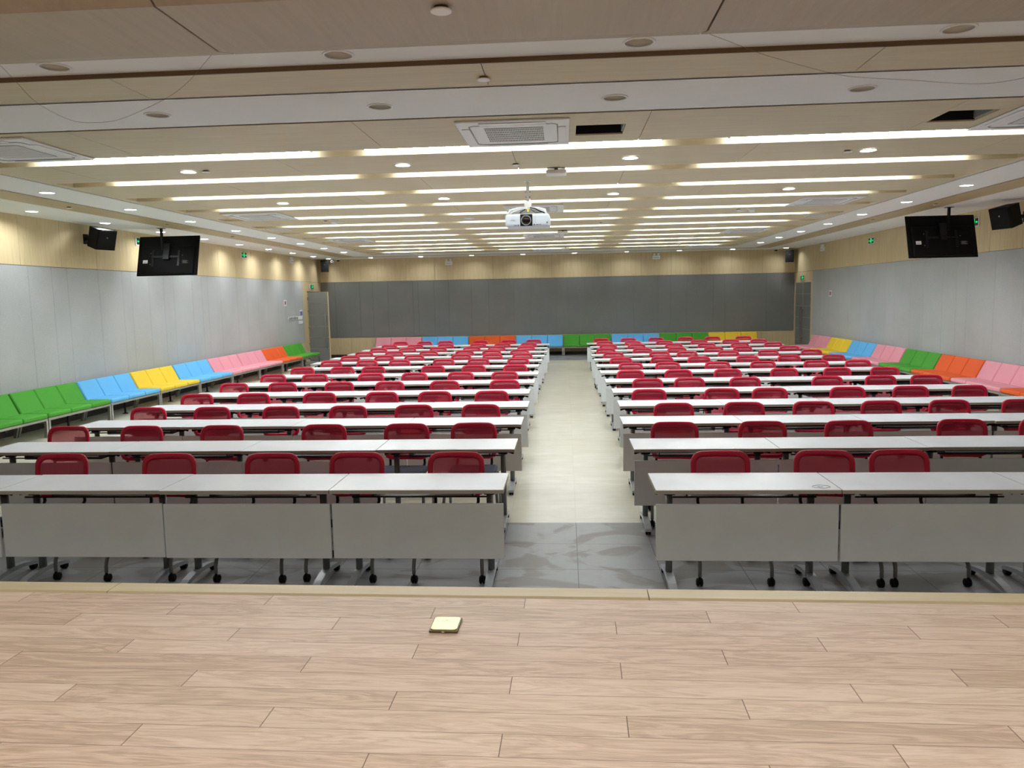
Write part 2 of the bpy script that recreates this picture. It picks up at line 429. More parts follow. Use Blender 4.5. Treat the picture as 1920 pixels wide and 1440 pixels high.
# ---------------------------------------------------------------- doors
def door_leaf(bm, w):
    """a grey leaf of width w along +x from the hinge, front face at y = 0, wood edges"""
    bm.m(1).box(.0, w, .0, .045, .01, 2.33)
    bm.m(0)
    zs = [.012, .42, .80, 1.18, 1.56, 1.95, 2.328]
    for a, c in zip(zs, zs[1:]): bm.box(.006, w-.028, -.004, .0, a+.003, c-.003)
    return bm
d1 = struct(bpy.data.objects.new('door_1', None)); C.objects.link(d1)
lf = door_leaf(MB(), .70).build('open_leaf', ['door_grey', 'wood_wall'], d1); lf.location = (XL+.035, 25.93, 0); lf['label'] = 'grey leaf standing open into the hall'
b = MB(); b.box(.575, .605, -.055, -.03, .42, 1.62); b.box(.58, .60, -.032, -.003, .5, .53); b.box(.58, .60, -.032, -.003, 1.5, 1.53)
h = b.build('handle', 'steel', lf)
lf2 = door_leaf(MB(), .66).build('closed_leaf', ['door_grey', 'wood_wall'], d1); lf2.location = (XL-.05, 27.26, 0); lf2.rotation_euler = (0, 0, -PI/2)
b = MB()
for z0, z1 in ((.10, .55), (.62, 1.10), (1.16, 1.66), (1.72, 2.06), (2.16, 2.32)): b.box(XL+.006, XL+.028, 25.912, 25.932, z0, z1)
b.build('hinge_strip', 'wood_edge', d1)
d2 = struct(bpy.data.objects.new('door_2', None)); C.objects.link(d2)
for i, (y, ww) in enumerate(((25.615, .835), (26.455, .82))):
    l = door_leaf(MB(), ww).build('leaf', ['door_grey', 'wood_wall'], d2); l.location = (XR-.012, y, 0); l.rotation_euler = (0, 0, PI/2)
b = MB()
for y in (26.40, 26.50): b.box(XR-.10, XR-.07, y-.014, y+.014, .38, 1.53); b.box(XR-.072, XR-.01, y-.01, y+.01, .5, .53); b.box(XR-.072, XR-.01, y-.01, y+.01, 1.4, 1.43)
b.build('handle', 'steel', d2)
for o in list(d2.children):
    if o.name.startswith('leaf'):
        o.rotation_euler = (0, 0, -PI/2); o.location.y += (.835 if o.location.y < 26 else .82); o.location.x = XR-.010

# ---------------------------------------------------------------- ceiling
cl = struct(bpy.data.objects.new('ceiling', None)); C.objects.link(cl)
X0, X1, Y0, Y1 = -7.485, 6.60, 4.99, 26.0          # outer edge of the dropped ceiling
XA, XB, YA, YBk = -6.925, 6.05, 5.50, 25.5         # wood strip / white strip
XC, XD, YC_, YD = -6.11, 5.215, 6.40, 24.62        # white strip / inner wood field
RING_L = [(-8.20, 11.69+1.93*k) for k in range(8)]
RING_B = [(-8.18, 26.78)]+[(-6.69+1.755*k, 26.76) for k in range(9)]
STRIP_L = [(-6.55, 9.66+1.905*k) for k in range(8)]
STRIP_R = [(5.63, 11.55+1.93*k) for k in range(7)]
OFF_R = [(-3.14, 4.80), (-1.35, 4.80), (.45, 4.80), (2.26, 4.80)]
OFF_S = [(-3.10, 5.95), (-1.37, 5.95), (.38, 5.95), (2.15, 5.95)]
b = MB()                                            # white outer ring
b.box(X1, XR, 4.40, Y1, ZO, ZO+.3)
b.plate_holes(XL, X0, 4.40, Y1, ZO, [(x, y, .085) for x, y in RING_L], swap=True)
b.plate_holes(XL, XR, Y1, YB, ZO, [(x, y, .085) for x, y in RING_B])
for q in ((X0-.01, X0, 4.40, Y1), (X0, X1, Y1, Y1+.01)): b.box(*q, ZO, ZO+.3)
b.plate_holes(X0, X1, 4.62, Y0, ZO, [(x, y, .085) for x, y in OFF_R])
b.build('outer_ring', 'white', cl)
b = MB(); b.box(XL, XR, 2.55, YB, ZO+.301, ZO+.34); b.build('slab', 'void', cl)
g = .013
b = MB(); b.box(X0+.02, X1-.02, Y0+.02, Y1-.02, ZC+.15, ZC+.18); b.build('backing', 'black_gap', cl)
b = MB()                                            # maple strip at the rim: four sides, in lengths
def lengths(a, c, step, off):
    v = [a]; k = a+off
    while k < c-.3: v.append(k); k += step
    return v+[c]
b = MB()                                            # dark shadow gaps between the strips
for y in (YA, YBk): b.box(XA-g, XB+g, y-g, y+g, ZC+.014, ZC+.03)
for x in (XA, XB): b.box(x-g, x+g, YA+g, YBk-g, ZC+.014, ZC+.03)
for y in (YC_, YD): b.box(XC-g, XD+g, y-g, y+g, ZC+.014, ZC+.03)
for x in (XC, XD): b.box(x-g, x+g, YC_+g, YD-g, ZC+.014, ZC+.03)
b.build('shadow_gap', 'black_gap', cl)
rim = MB()
xs = [X0, -5.3, -2.905, -.505, 1.93, 4.34, X1]
for i in range(6): rim.box(xs[i]+.003*(i > 0), xs[i+1]-.003*(i < 5), Y0, YA-g, ZC, ZC+.15); rim.box(xs[i]+.003*(i > 0), xs[i+1]-.003*(i < 5), YBk+g, Y1, ZC, ZC+.15)
rim.build('front_strip', 'wood_ceil', cl)
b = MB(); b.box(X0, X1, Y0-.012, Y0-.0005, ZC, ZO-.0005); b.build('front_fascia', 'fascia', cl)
rim = MB(); ys = lengths(YA-g, YBk+g, 2.4, 1.6)
for i in range(len(ys)-1):
    rim.box(X0, XA-g, ys[i]+.002, ys[i+1]-.002, ZC, ZC+.15); rim.box(XB+g, X1, ys[i]+.002, ys[i+1]-.002, ZC, ZC+.15)
rim.build('side_strip', 'wood_ceil_y', cl)
b = MB()                                            # white strip with downlights
b.plate_holes(XA+g, XC-g, YA+g, YBk-g, ZC, [(x, y, .085) for x, y in STRIP_L], swap=True); b.plate_holes(XD+g, XB-g, YA+g, YBk-g, ZC, [(x, y, .085) for x, y in STRIP_R], swap=True)
for q in (XA+g, XC-g-.01, XD+g, XB-g-.01): b.box(q, q+.01, YA+g, YBk-g, ZC, ZC+.15)
b.box(XC-g, XD+g, YD+g, YBk-g, ZC, ZC+.15)
b.plate_holes(XC-g, XD+g, YA+g, YC_-g, ZC, [(x, y, .085) for x, y in OFF_S])
b.box(XC-g, XD+g, YA+g, YA+g+.02, ZC, ZC+.15); b.box(XC-g, XD+g, YC_-g-.02, YC_-g, ZC, ZC+.15)
b.build('white_strip', 'white', cl)
# the maple field: rows of boards between the light slots
GX0, GX1 = -5.985, 5.085
OPEN = [(.11, .53, 6.85, 7.26), (3.15, 3.555, 6.79, 7.215)]
b = MB()
def board(x0, x1, y0, y1):
    b.box(x0, x1, y0, y1, ZC, ZC+.12)
for r in range(NSLOT+1):
    y0 = YC_+g if r == 0 else SLOT0+SLOTP*(r-1)+SLOTW
    y1 = YD-g if r == NSLOT else SLOT0+SLOTP*r
    off = .70 if r % 2 == 0 else -.51
    cut = [XC+g]+[off+2.42*k for k in range(-3, 3) if XC+.3 < off+2.42*k < XD-.3]+[XD-g]
    for i in range(len(cut)-1):
        x0, x1 = cut[i]+.0025*(i > 0), cut[i+1]-.0025*(i < len(cut)-2)
        hs = [o for o in OPEN if r == 0 and x0 < o[1]-.05 and o[0]+.05 < x1]
        if not hs: board(x0, x1, y0, y1)
        else:
            o = hs[0]; a0 = max(x0, o[0])
            board(x0, x1, y0, o[2]); board(x0, x1, o[3], y1)
            if a0 > x0+.01: board(x0, a0, o[2], o[3])
            board(o[1], x1, o[2], o[3])
    if r < NSLOT:                                   # the slot stops short of the sides
        board(XC+g, GX0, y1, y1+SLOTW); board(GX1, XD-g, y1, y1+SLOTW)
b.build('boards', 'wood_ceil', cl)
b = MB()
for r in range(NSLOT):
    y0 = SLOT0+SLOTP*r
    b.box(GX0, GX1, y0-.01, y0+SLOTW+.01, ZC+.121, ZC+.13)
b.build('slot_tops', 'slot', cl)
b = MB(); b.box(XC, XD, YC_+.002, YD-.002, ZC+.131, ZC+.14)
o = b.build('seam_backing', 'seam_brown', cl)
# shallow boxes at two missing tiles, lined near-black for the void's darkness
for n, o in enumerate(OPEN):
    b = MB().m(0); z0, z1 = ZC+.10, ZC+.118
    b.box(o[0]-.0, o[1]+.0, o[2], o[3], z0, z1)
    b.box(o[0], o[1], o[3]-.012, o[3], ZC+.012, z0); b.m(1).box(o[0], o[1], o[2]+.17, o[2]+.185, ZC+.085, ZC+.095)
    b.m(2).box(o[1]-.012, o[1], o[2], o[3]-.012, ZC+.02, z0-.02)
    b.build('opening', ['void', 'seam_brown', 'grey_pl'], cl)
# proscenium beam: flat soffit, a gentle chamfer up to the ring, the stage side rising
b = MB()
prof = [(3.72, 3.40), (4.40, 3.40), (4.585, 3.447), (4.62, 3.452), (4.62, ZO+.30), (2.5, ZO+.30), (2.5, 4.13)]
xs = [XL, -6.7, -4.3, -1.915, .775, 3.2, 5.6, XR]
for i in range(len(xs)-1): b.prism(prof, 0, xs[i]+.006*(i > 0), xs[i+1]-.006*(i < 6))
struct(b.build('beam', 'wood_beam')); bpy.data.objects['beam'].name = 'trim_6'
b = MB(); b.box(XL+.01, XR-.01, 3.74, 4.38, 3.42, 3.46); b.box(XL+.01, XR-.01, 4.38, 4.60, 3.462, 3.47); struct(b.build('trim_7', 'seam_brown'))
b = MB(); b.box(XL, XR, YS, 2.5, 4.13, 4.4); struct(b.build('ceiling_stage', 'white'))

# housings of the added stage fill lights
t0 = None
for n, (gx, gy) in enumerate((x, y) for y in (.3, 1.2, 2.1) for x in (-6.0, -3.0, 0.0, 3.0, 6.0)):
    lab = 'added fill panel in the stage ceiling out of view, row %s, %s from the left' % (ORD[n//5], ORD[n % 5])
    if t0 is None:
        t0 = thing('fill_panel', lab, 'ceiling lamp', (gx, gy, 4.13), 0, 'added stage fill panels')
        b = MB(); b.box(-.62, .62, -.32, .32, -.02, -.0005); b.build('housing', 'white_pl', t0)
    else: dup(t0, (gx, gy, 4.13), None, lab)

# ---------------------------------------------------------------- lights: strips and downlights
b = MB(); L = 2.90
pt = thing('strip_light', '', 'strip light', group='strip lights in the ceiling slots')
b.box(-L/2, L/2, -.013, .013, .035, .057, .006, 2); tb = b.build('tube', 'tube', pt)
b = MB(); b.box(-L/2-.02, L/2+.02, -.018, .018, .058, .1205); b.box(-L/2-.02, -L/2-.002, -.016, .016, .033, .058); b.box(L/2+.002, L/2+.02, -.016, .016, .033, .058); b.build('holder', 'white_pl', pt)
first = True
for r in range(NSLOT):
    for s_, (x, wh) in enumerate(((-3.965, 'wing by the door wall'), (-.51, 'middle length'), (3.045, 'wing by the far wall'))):
        lab = 'lit strip light in the %s slot from the stage, %s' % (ORD[r], ('left one of three', 'middle one of three', 'right one of three')[s_])
        loc = (x, SLOT0+SLOTP*r+SLOTW-.118, ZC)
        if first: pt.location = loc; pt['label'] = lab; first = False
        else: dup(pt, loc, None, lab)

M['reflector'] = mat('lamp_reflector', lin(235, 235, 235), .3)
def downlight_proto(lit, glow='down_on'):
    t = thing('downlight', '', 'downlight'); b = MB()
    b.lathe([(.098, -.0005), (.096, -.007), (.083, -.007), (.081, -.0005)], n=32, ring=True); b.build('trim_ring', 'white_pl', t)
    b = MB(); d = .034 if lit else .040
    b.lathe([(.083, -.005), (.079, d), (.079, d+.012), (.082, d+.012), (.0845, -.001)], n=32, ring=True); b.lathe([(.079, d+.0121), (.079, d+.02)], n=32)
    b.build('reflector', 'reflector' if lit else 'slotwall', t)
    b = MB(); b.disc((0, 0, d), .0785, 32); b.build('diffuser', glow if lit else 'down_off', t, normals=False)
    return t
def flat_on_proto():
    t = thing('downlight', '', 'downlight'); b = MB()
    b.lathe([(.092, -.0015), (.090, -.009), (.076, -.009), (.074, -.0015)], n=28, ring=True); b.build('trim_ring', 'white_pl', t)
    b = MB(); b.disc((0, 0, -.003), .075); b.build('diffuser', 'down_flat', t, normals=False); return t
M['slotwall'] = mat('can_wall', lin(206, 203, 192), .4)
def flat_off_proto():
    t = thing('downlight', '', 'downlight'); b = MB()
    b.lathe([(.092, -.0005), (.091, -.006), (.077, -.006), (.075, -.0005)], n=28, ring=True); b.build('trim_ring', 'white_pl', t)
    b = MB(); b.disc((0, 0, -.003), .076); b.build('diffuser', 'down_off', t); return t
def place_all(proto, items, group):
    for i, (x, y, z, lab) in enumerate(items):
        if i == 0: proto.location = (x, y, z); proto['label'] = lab; proto['group'] = group
        else: dup(proto, (x, y, z), None, lab, group)
lit = []
for k, (x, y) in enumerate(RING_L): lit.append((x, y, ZO, 'lit round downlight beside the left wall, %s from the stage' % ORD[k]))
rear = []
for k, (x, y) in enumerate(RING_B): rear.append((x, y, ZO, 'lit round downlight along the back wall, %s from the open door' % ORD[k]))
for k, (x, y) in enumerate(STRIP_L): lit.append((x, y, ZC, 'lit round downlight in the left white strip, %s from the stage' % ORD[k]))
for k, (x, y) in enumerate(STRIP_R): lit.append((x, y, ZC, 'lit round downlight in the right white strip, %s from the stage' % ORD[k]))
place_all(downlight_proto(True), lit, 'lit downlights')
place_all(downlight_proto(True, 'down_dim'), rear, 'lit downlights along the back wall')
lit = []
for r, y in ((0, 8.48), (1, 11.36)):
    for k, x in enumerate((-4.11, -1.73, .70, 3.14)): lit.append((x, y, ZC, 'lit round downlight in the maple ceiling, %s from the left in the %s row' % (ORD[k], ORD[r])))
place_all(flat_on_proto(), lit, 'lit downlights')
off = [(x, y, ZO, 'unlit recessed downlight in the white band beside the beam, %s from the left' % ORD[i]) for i, (x, y) in enumerate(OFF_R)]
off += [(x, y, ZC, 'unlit recessed downlight in the front white strip, %s from the left' % ORD[i]) for i, (x, y) in enumerate(OFF_S)]
place_all(downlight_proto(False), off, 'unlit downlights at the front')
fo = [(7.35, 13.65+1.92*k, ZO, 'unlit flat downlight beside the right wall, %s from the stage' % ORD[k]) for k in range(6)]
for r, y in ((2, 14.23), (3, 17.04), (4, 19.90), (5, 22.75)):
    for k, x in enumerate((-4.11, -1.72, .70, 3.13)): fo.append((x, y, ZC, 'unlit flat downlight in the maple ceiling, %s from the left in the %s row' % (ORD[k], ORD[r])))
place_all(flat_off_proto(), fo, 'unlit flat downlights')

# ---------------------------------------------------------------- air conditioners, vents, small ceiling fittings
ac = thing('air_conditioner', '', 'air conditioner', group='ceiling cassette air conditioners')
b = MB(); b.box(-.475, .475, -.52, .52, -.018, -.0005, .008, 3); b.build('panel', 'white_pl', ac)
b = MB(); b.m(0)
for sx in (-1, 1):                                  # grooves round the inner plate and louvres
    b.tube([(sx*.37, -.36, -.0182), (sx*.37, .36, -.0182)], .0045, 6)
b.tube([(-.37, -.36, -.0182), (-.335, -.395, -.0182), (.335, -.395, -.0182), (.37, -.36, -.0182)], .0045, 6)
b.tube([(-.37, .36, -.0182), (-.335, .395, -.0182), (.335, .395, -.0182), (.37, .36, -.0182)], .0045, 6)
b.build('groove', 'grey_pl', ac)
for i in range(4):
    b = MB(); b.box(-.28, .28, -.483, -.415, -.0260, -.0182, .004, 2).xf(Matrix.Rotation(i*PI/2, 4, 'Z') if i % 2 == 0 else Matrix.Rotation(i*PI/2, 4, 'Z') @ T(0, .04, 0))
    b.build('louvre', 'white_pl', ac)
b = MB(); b.m(0).box(-.25, .25, -.27, .27, -.0215, -.0182); b.m(1)
for k in range(35): x = -.25+.5*k/34; b.box(x-.0028, x+.0028, -.27, .27, -.0250, -.0215)
for k in range(7): y = -.27+.54*k/6; b.box(-.252, .252, y-.006, y+.006, -.0252, -.0215)
b.build('grille', ['dark_pl', 'white_pl'], ac)
acs = [(-5.07, 7.06, 'by the left wall'), (-.42, 7.06, 'in the middle'), (4.14, 7.06, 'by the right wall')]
first = True
for r, y in enumerate((7.04, 12.94, 18.62, 24.05)):
    for k, (x, wh) in enumerate(((-5.08, 'left'), (-.485, 'middle'), (4.14, 'right'))):
        if r == 0 and k == 1: x = -.42
        lab = 'white ceiling cassette air conditioner, %s one in the %s row from the stage' % (wh, ORD[r])
        if first: ac.location = (x, y, ZC); ac['label'] = lab; first = False
        else: dup(ac, (x, y, ZC), None, lab)
def mk(name, label, cat, loc, group=None): return thing(name, label, cat, loc, 0, group)
for x, y, lab in ((-5.66, 15.33, 'white square ceiling vent near the left white strip'), (4.76, 15.38, 'white square ceiling vent near the right white strip')):
    v = mk('ceiling_vent', lab, 'vent', (x, y, ZC), 'square ceiling vents')
    b = MB(); b.box(-.2, .2, -.2, .2, -.012, -.0005, .004, 2); b.build('frame', 'white_pl', v)
    b = MB(); b.m(0).box(-.15, .15, -.15, .15, -.0135, -.012); b.m(1)
    for k in range(8): q = -.14+.04*k; b.box(-.15, .15, q-.006, q+.008, -.016, -.0135)
    b.build('slats', ['dark_pl', 'white_pl'], v)
sp = []
sp += [(-.58, 3.89, 3.40, 'round white sprinkler cover hanging under the beam soffit')]
sp += [(-.52, 5.29, ZC, 'round white sprinkler cover on a seam of the front maple strip')]
sp += [(-.52, 8.64, ZC, 'round white sprinkler cover on a ceiling seam ahead of the projector')]
sp += [(-7.21, 11.10+2.81*k, ZC, 'small round sprinkler cover in the left maple strip, %s from the stage' % ORD[k]) for k in range(5)]
sp += [(6.30, 13.92+2.74*k, ZC, 'small round sprinkler cover in the right maple strip, %s from the stage' % ORD[k]) for k in range(4)]
sp += [(-3.90, 8.45, ZC, 'small round sprinkler cover beside the leftmost lit maple-ceiling downlight'), (2.93, 8.48, ZC, 'small round sprinkler cover beside the rightmost lit maple-ceiling downlight'),
       (-4.30, 14.0, ZC, 'small round sprinkler cover left of a smoke detector on the left'), (3.0, 13.9, ZC, 'small round sprinkler cover left of a smoke detector on the right'), (.72, 15.7, ZC, 'small round sprinkler cover on the ceiling behind the projector')]
t = thing('sprinkler_cover', '', 'sprinkler')
b = MB(); b.lathe([(.030, -.0005), (.030, -.012), (.012, -.012)], n=16); b.build('stem', 'bronze', t)
b = MB(); b.lathe([(.042, -.012), (.044, -.014), (.044, -.018), (.040, -.020)], n=24); b.build('cover_plate', 'white_pl', t)
place_all(t, sp, 'sprinkler covers')
for o in [o for o in C.objects if o.name.startswith('sprinkler_cover') and abs(o.location.z-3.40) < .001]: o.scale = (1.2, 1.2, 1.2)
t = thing('smoke_detector', '', 'smoke detector')
b = MB(); b.lathe([(.075, -.0005), (.075, -.018), (.06, -.022), (.055, -.022)], n=24); b.build('base', 'white_pl', t)
b = MB(); b.lathe([(.055, -.022), (.058, -.045), (.045, -.062), (.02, -.068)], n=24); b.build('sensor_head', 'white_pl', t)
place_all(t, [(-4.12, 13.91, ZC, 'white smoke detector on the left half of the ceiling, nearer the stage'), (3.22, 13.86, ZC, 'white smoke detector on the right half of the ceiling, nearer the stage'),
              (-4.12, 22.40, ZC, 'white smoke detector on the left half of the ceiling, by the back wall'), (3.20, 22.43, ZC, 'white smoke detector on the right half of the ceiling, by the back wall')], 'smoke detectors')
t = thing('access_point', '', 'wireless access point')
b = MB(); b.box(-.02, .02, -.03, .03, -.03, -.0005); b.box(-.10, .10, -.06, .09, -.006, -.0005); b.build('bracket', 'bronze', t)
b = MB(); b.box(-.115, .115, -.10, .10, -.075, -.03, .01, 2); b.build('housing', 'white_pl', t)
place_all(t, [(-.085, 9.02, ZC, 'white wireless access point box on the ceiling, ahead of the projector'), (-.04, 17.27, ZC, 'white wireless access point box on the ceiling, just above the projector'), (.02, 23.05, ZC, 'white wireless access point box on the ceiling, close to the back wall')], 'ceiling access points')

# ---------------------------------------------------------------- projector
pj = thing('projector', 'white projector with black lens hanging on a ceiling pole', 'projector', (-.455, 9.95, 0), -.02)
b = MB(); b.box(-.275, .275, -.19, .19, 2.875, 3.035, .035, 4); b.build('body', 'proj', pj)
bd = pj.children[-1]
b = MB(); b.box(-.085, .065, -.202, -.188, 2.882, 3.025, .006, 2); b.build('lens_bezel', 'black', bd)
b = MB(); b.tube([(-.012+.058*math.cos(a), -.204, 2.953+.058*math.sin(a)) for a in [2*PI*k/32 for k in range(32)]], .004, 8, closed=True); b.build('lens_ring', 'grey_pl', bd)
b = MB(); b.lathe([(.056, -.203), (.05, -.206), (.03, -.209), (.005, -.210)], (-.012, 0, 2.953), 28, 1); b.build('lens', 'lens', bd)
b = MB(); b.lathe([(.007, -.192), (.007, -.189)], (-.11, 0, 2.895), 12, 1); b.lathe([(.007, -.192), (.007, -.189)], (.088, 0, 2.899), 12, 1); b.box(.11, .14, -.1915, -.1895, 2.896, 2.902); b.box(.15, .172, -.1915, -.1895, 2.898, 2.903); b.box(-.165, -.13, -.1915, -.1895, 2.892, 2.897); b.box(.240, .252, -.1915, -.189, 2.91, 2.93); b.build('sensor_marks', 'dark_pl', bd)
b = MB(); b.box(.099, .101, -.1913, -.1895, 2.915, 3.01); b.build('cover_seam', 'grey_pl', bd)
b = MB()
def strokes(txt, x, z, h):                          # plain block capitals cut from bars
    G5 = {'E': ((0, 0, .2, 1), (0, .82, .7, 1), (0, .42, .6, .58), (0, 0, .7, .18)), 'P': ((0, 0, .2, 1), (0, .82, .7, 1), (0, .42, .7, .58), (.52, .42, .7, 1)),
          'S': ((0, .82, .7, 1), (0, .42, .7, .58), (0, 0, .7, .18), (0, .5, .2, 1), (.5, 0, .7, .5)), 'O': ((0, 0, .2, 1), (.5, 0, .7, 1), (0, .82, .7, 1), (0, 0, .7, .18)), 'N': ((0, 0, .2, 1), (.5, 0, .7, 1), (.2, .55, .36, .8), (.34, .25, .5, .5))}
    for k, c in enumerate(txt):
        for a0, c0, a1, c1 in G5[c]: b.box(x+(k*.9+a0)*h, x+(k*.9+a1)*h, -.1914, -.1896, z+c0*h, z+c1*h)
strokes('EPSON', -.204, 2.949, .0118)
b.build('lettering', 'grey_pl', bd)
b = MB(); b.cyl((0, 0, 3.20), (0, 0, ZC-.005), .016, n=16); b.cyl((0, 0, 3.30), (0, 0, ZC-.005), .020, n=16); b.lathe([(.045, ZC-.006), (.045, ZC-.0005)], n=20); b.build('pole', 'white_pl', pj)
b = MB()
for z, s_ in ((3.318, .03), (3.255, .028)): b.cyl((-s_, -.004, z), (s_+.006, -.004, z), .004, n=8)
b.build('pole_bolt', 'dark_pl', pj)
b = MB(); b.prism([(-.05, 3.20), (.05, 3.20), (.042, 3.145), (-.042, 3.145)], 1, -.03, .03); b.box(-.042, .042, -.028, .028, 3.132, 3.145); b.build('head_bracket', 'white_pl', pj)
b = MB()
for sx, sy in ((-1, -1), (1, -1), (-1, 1), (1, 1)):
    b.tube([(0, 0, 3.12), (sx*.12, sy*.06, 3.115), (sx*.22, sy*.12, 3.085), (sx*.235, sy*.13, 3.035)], .011, 8)
b.lathe([(.03, 3.105), (.03, 3.135)], n=14); b.build('support_arm', 'white_pl', pj)
b = MB(); b.tube([(.03, -.05, 3.12), (.09, -.08, 3.105), (.15, -.06, 3.075), (.20, -.03, 3.06), (.22, .05, 3.03)], .007, 6); b.tube([(.03, .0, 3.11), (.10, -.09, 3.05), (.19, -.06, 3.065)], .004, 6); b.tube([(-.03, 0, 3.11), (-.10, -.05, 3.06), (-.06, -.04, 3.04)], .005, 6); b.build('cables', 'black', pj)
b = MB(); b.box(-.005, .02, -.10, -.092, 3.065, 3.108); b.build('yellow_tag', 'yellow_pl', pj)

# ---------------------------------------------------------------- televisions on ceiling poles
def television(x, y, z_top, label, rz, pole_dx, zc):
    t = thing('television', label, 'television', (x, y, 0), rz, 'televisions hung from the ceiling')
    W, H = 1.225, .80; tilt = rotx(math.radians(-16)); base = T(0, 0, z_top) @ tilt
    b = MB(); b.box(-W/2, W/2, -.012, .012, -H, 0, .005, 2).xf(base); b.build('back_shell', 'black', t)
    b = MB(); b.box(-W/2+.08, W/2-.08, -.05, -.012, -H+.02, -.22, .012, 2).xf(base); b.build('electronics_hump', 'black', t)
    b = MB(); b.box(-W/2+.012, W/2-.012, .012, .0135, -H+.02, -.012).xf(base); b.build('screen', 'lens', t)
    b = MB(); b.m(0).box(-W/2+.13, -W/2+.225, -.0515, -.0503, -H+.24, -H+.305); b.m(1).box(-W/2+.145, -W/2+.21, -.0525, -.0515, -H+.255, -H+.265)
    b.xf(base); b.build('sticker', ['white_pl', 'grey_pl'], t)
    b = MB(); 
    for k in range(5): b.box(W/2-.30+.01*(k % 2), W/2-.18-.02*(k % 3), -.0512, -.0503, -H+.23+.013*k, -H+.235+.013*k)
    b.xf(base); b.build('rating_print', 'grey_pl', t)
    b = MB()
    for (px, pz) in ((-.33, -.36), (-.33, -.58), (.25, -.35), (.25, -.57), (.31, -.41), (-.02, -.36)): b.lathe([(.007, -.053), (.007, -.0503)], (px, 0, pz), 8, 1)
    b.xf(base); b.build('screws', 'steel', t)
    b = MB(); b.box(-.30, -.26, -.062, -.0515, -.62, -.30); b.box(.22, .26, -.062, -.0515, -.62, -.30); b.box(-.30, .26, -.075, -.062, -.46, -.42); b.box(-.06, .06, -.10, -.05, -.50, -.18)
    b.xf(base); b.build('mount_bracket', 'black_metal', t)
    b = MB(); p = base @ Vector((0, -.08, -.2)); b.box(-.02+pole_dx, .02+pole_dx, p.y-.02, p.y+.02, p.z-.1, zc-.0005); b.box(-.06+pole_dx, .06+pole_dx, p.y-.06, p.y+.06, zc-.008, zc-.0005); b.build('pole', 'black_metal', t)
    return t
television(-7.715, 14.98, 3.335, 'black television seen from behind, hung from the ceiling near the left wall', math.radians(-1.0), -.10, ZO)
television(6.84, 14.98, 3.345, 'black television seen from behind, hung from the ceiling near the right wall', math.radians(1.2), .11, ZO)

# ---------------------------------------------------------------- loudspeakers
def speaker(loc, rz, tilt, size, label, bracket_to):
    w, d, h = size
    t = thing('loudspeaker', label, 'loudspeaker', loc, rz, 'black wall loudspeakers')
    m_ = rotx(tilt)
    b = MB(); b.prism([(-w/2, -d/2), (w/2, -d/2), (w*.32, d/2), (-w*.32, d/2)], 2, -h/2, h/2).xf(m_); b.build('cabinet', 'black', t)
    b = MB(); b.box(-w/2+.015, w/2-.015, -d/2-.010, -d/2-.0005, -h/2+.015, h/2-.015, .004, 2).xf(m_); g_ = b.build('grille', 'dark_pl', t)
    g_.data.materials[0] = M['black']
    b = MB(); b.lathe([(.012, -d/2-.013), (.012, -d/2-.0102)], (0, 0, h*.12), 12, 1).xf(m_); b.build('badge', 'steel', t)
    b = MB(); b.box(-.025, .025, d/2*.6, bracket_to, -.03, .03); b.box(-.05, .05, bracket_to-.012, bracket_to, -.09, .09); b.build('bracket', 'black_metal', t)
    return t
speaker((-8.33, 13.66, 3.215), math.radians(72), math.radians(16), (.40, .30, .36), 'black loudspeaker tilted down on the left wall', .372)
speaker((7.44, 13.86, 3.205), math.radians(-72), math.radians(16), (.40, .30, .36), 'black loudspeaker tilted down on the right wall', .390)
speaker((-8.42, 27.12, 3.245), math.radians(12), math.radians(3), (.27, .26, .40), 'black loudspeaker in the back corner above the open door', .26)
speaker((7.56, 27.12, 3.225), math.radians(-12), math.radians(3), (.27, .26, .40), 'black loudspeaker in the back corner by the closed door', .26)

# ---------------------------------------------------------------- exit signs, emergency lamps, cameras, wall plates
def exit_sign(loc, rz, label, arrows='both', lamp=False):
    t = thing('exit_sign', label, 'exit sign', loc, rz, 'green exit signs')
    b = MB(); b.box(-.19, .19, -.022, -.001, -.085, .085, .005, 2); b.build('casing', 'white_pl', t)
    b = MB(); b.box(-.165, .165, -.0245, -.022, -.065, .07); b.build('panel', 'sign_dark', t)
    b = MB(); y0, y1 = -.0262, -.0246
    def P(pts): b.prism([(p[0], p[1]) for p in pts], 1, y0, y1)
    def R(x0, x1, z0, z1): b.box(x0, x1, y0, y1, z0, z1)
    R(-.045, -.036, -.05, .058); R(.036, .045, -.05, .058); R(-.045, .045, .05, .058)            # doorway
    b.lathe([(.011, y0), (.011, y1)], (.006, 0, .035), 12, 1)                                    # running figure
    P([(-.004, .024), (.012, .022), (.004, -.008), (-.014, -.004)]); P([(-.008, .018), (-.028, .008), (-.024, .001), (-.004, .010)])
    P([(.010, .020), (.026, .006), (.022, .0), (.006, .012)]); P([(.002, -.004), (.022, -.022), (.018, -.046), (.010, -.044), (.012, -.026), (-.008, -.010)])
    P([(-.014, -.004), (-.016, -.026), (-.034, -.034), (-.032, -.042), (-.008, -.034), (-.002, -.008)])
    for s_ in ((-1, 1) if arrows == 'both' else (1,) if arrows == 'r' else (-1,)):
        R(*sorted((s_*.075, s_*.115)), -.006, .008)
        P([(s_*.115, .026), (s_*.145, .001), (s_*.115, -.024)])
    b.build('pictogram', 'green_lit', t)
    return t
exit_sign((XL+.013, 15.65, 3.30), PI/2, 'green exit sign on the left wall, partly behind the television')
exit_sign((XL+.013, 20.82, 3.30), PI/2, 'green exit sign high on the left wall, beyond the television')
exit_sign((XL+.013, 26.42, 2.515), PI/2, 'green exit sign above the open grey door', 'r')
exit_sign((XR-.013, 15.70, 3.265), -PI/2, 'green exit sign on the right wall, partly behind the television')
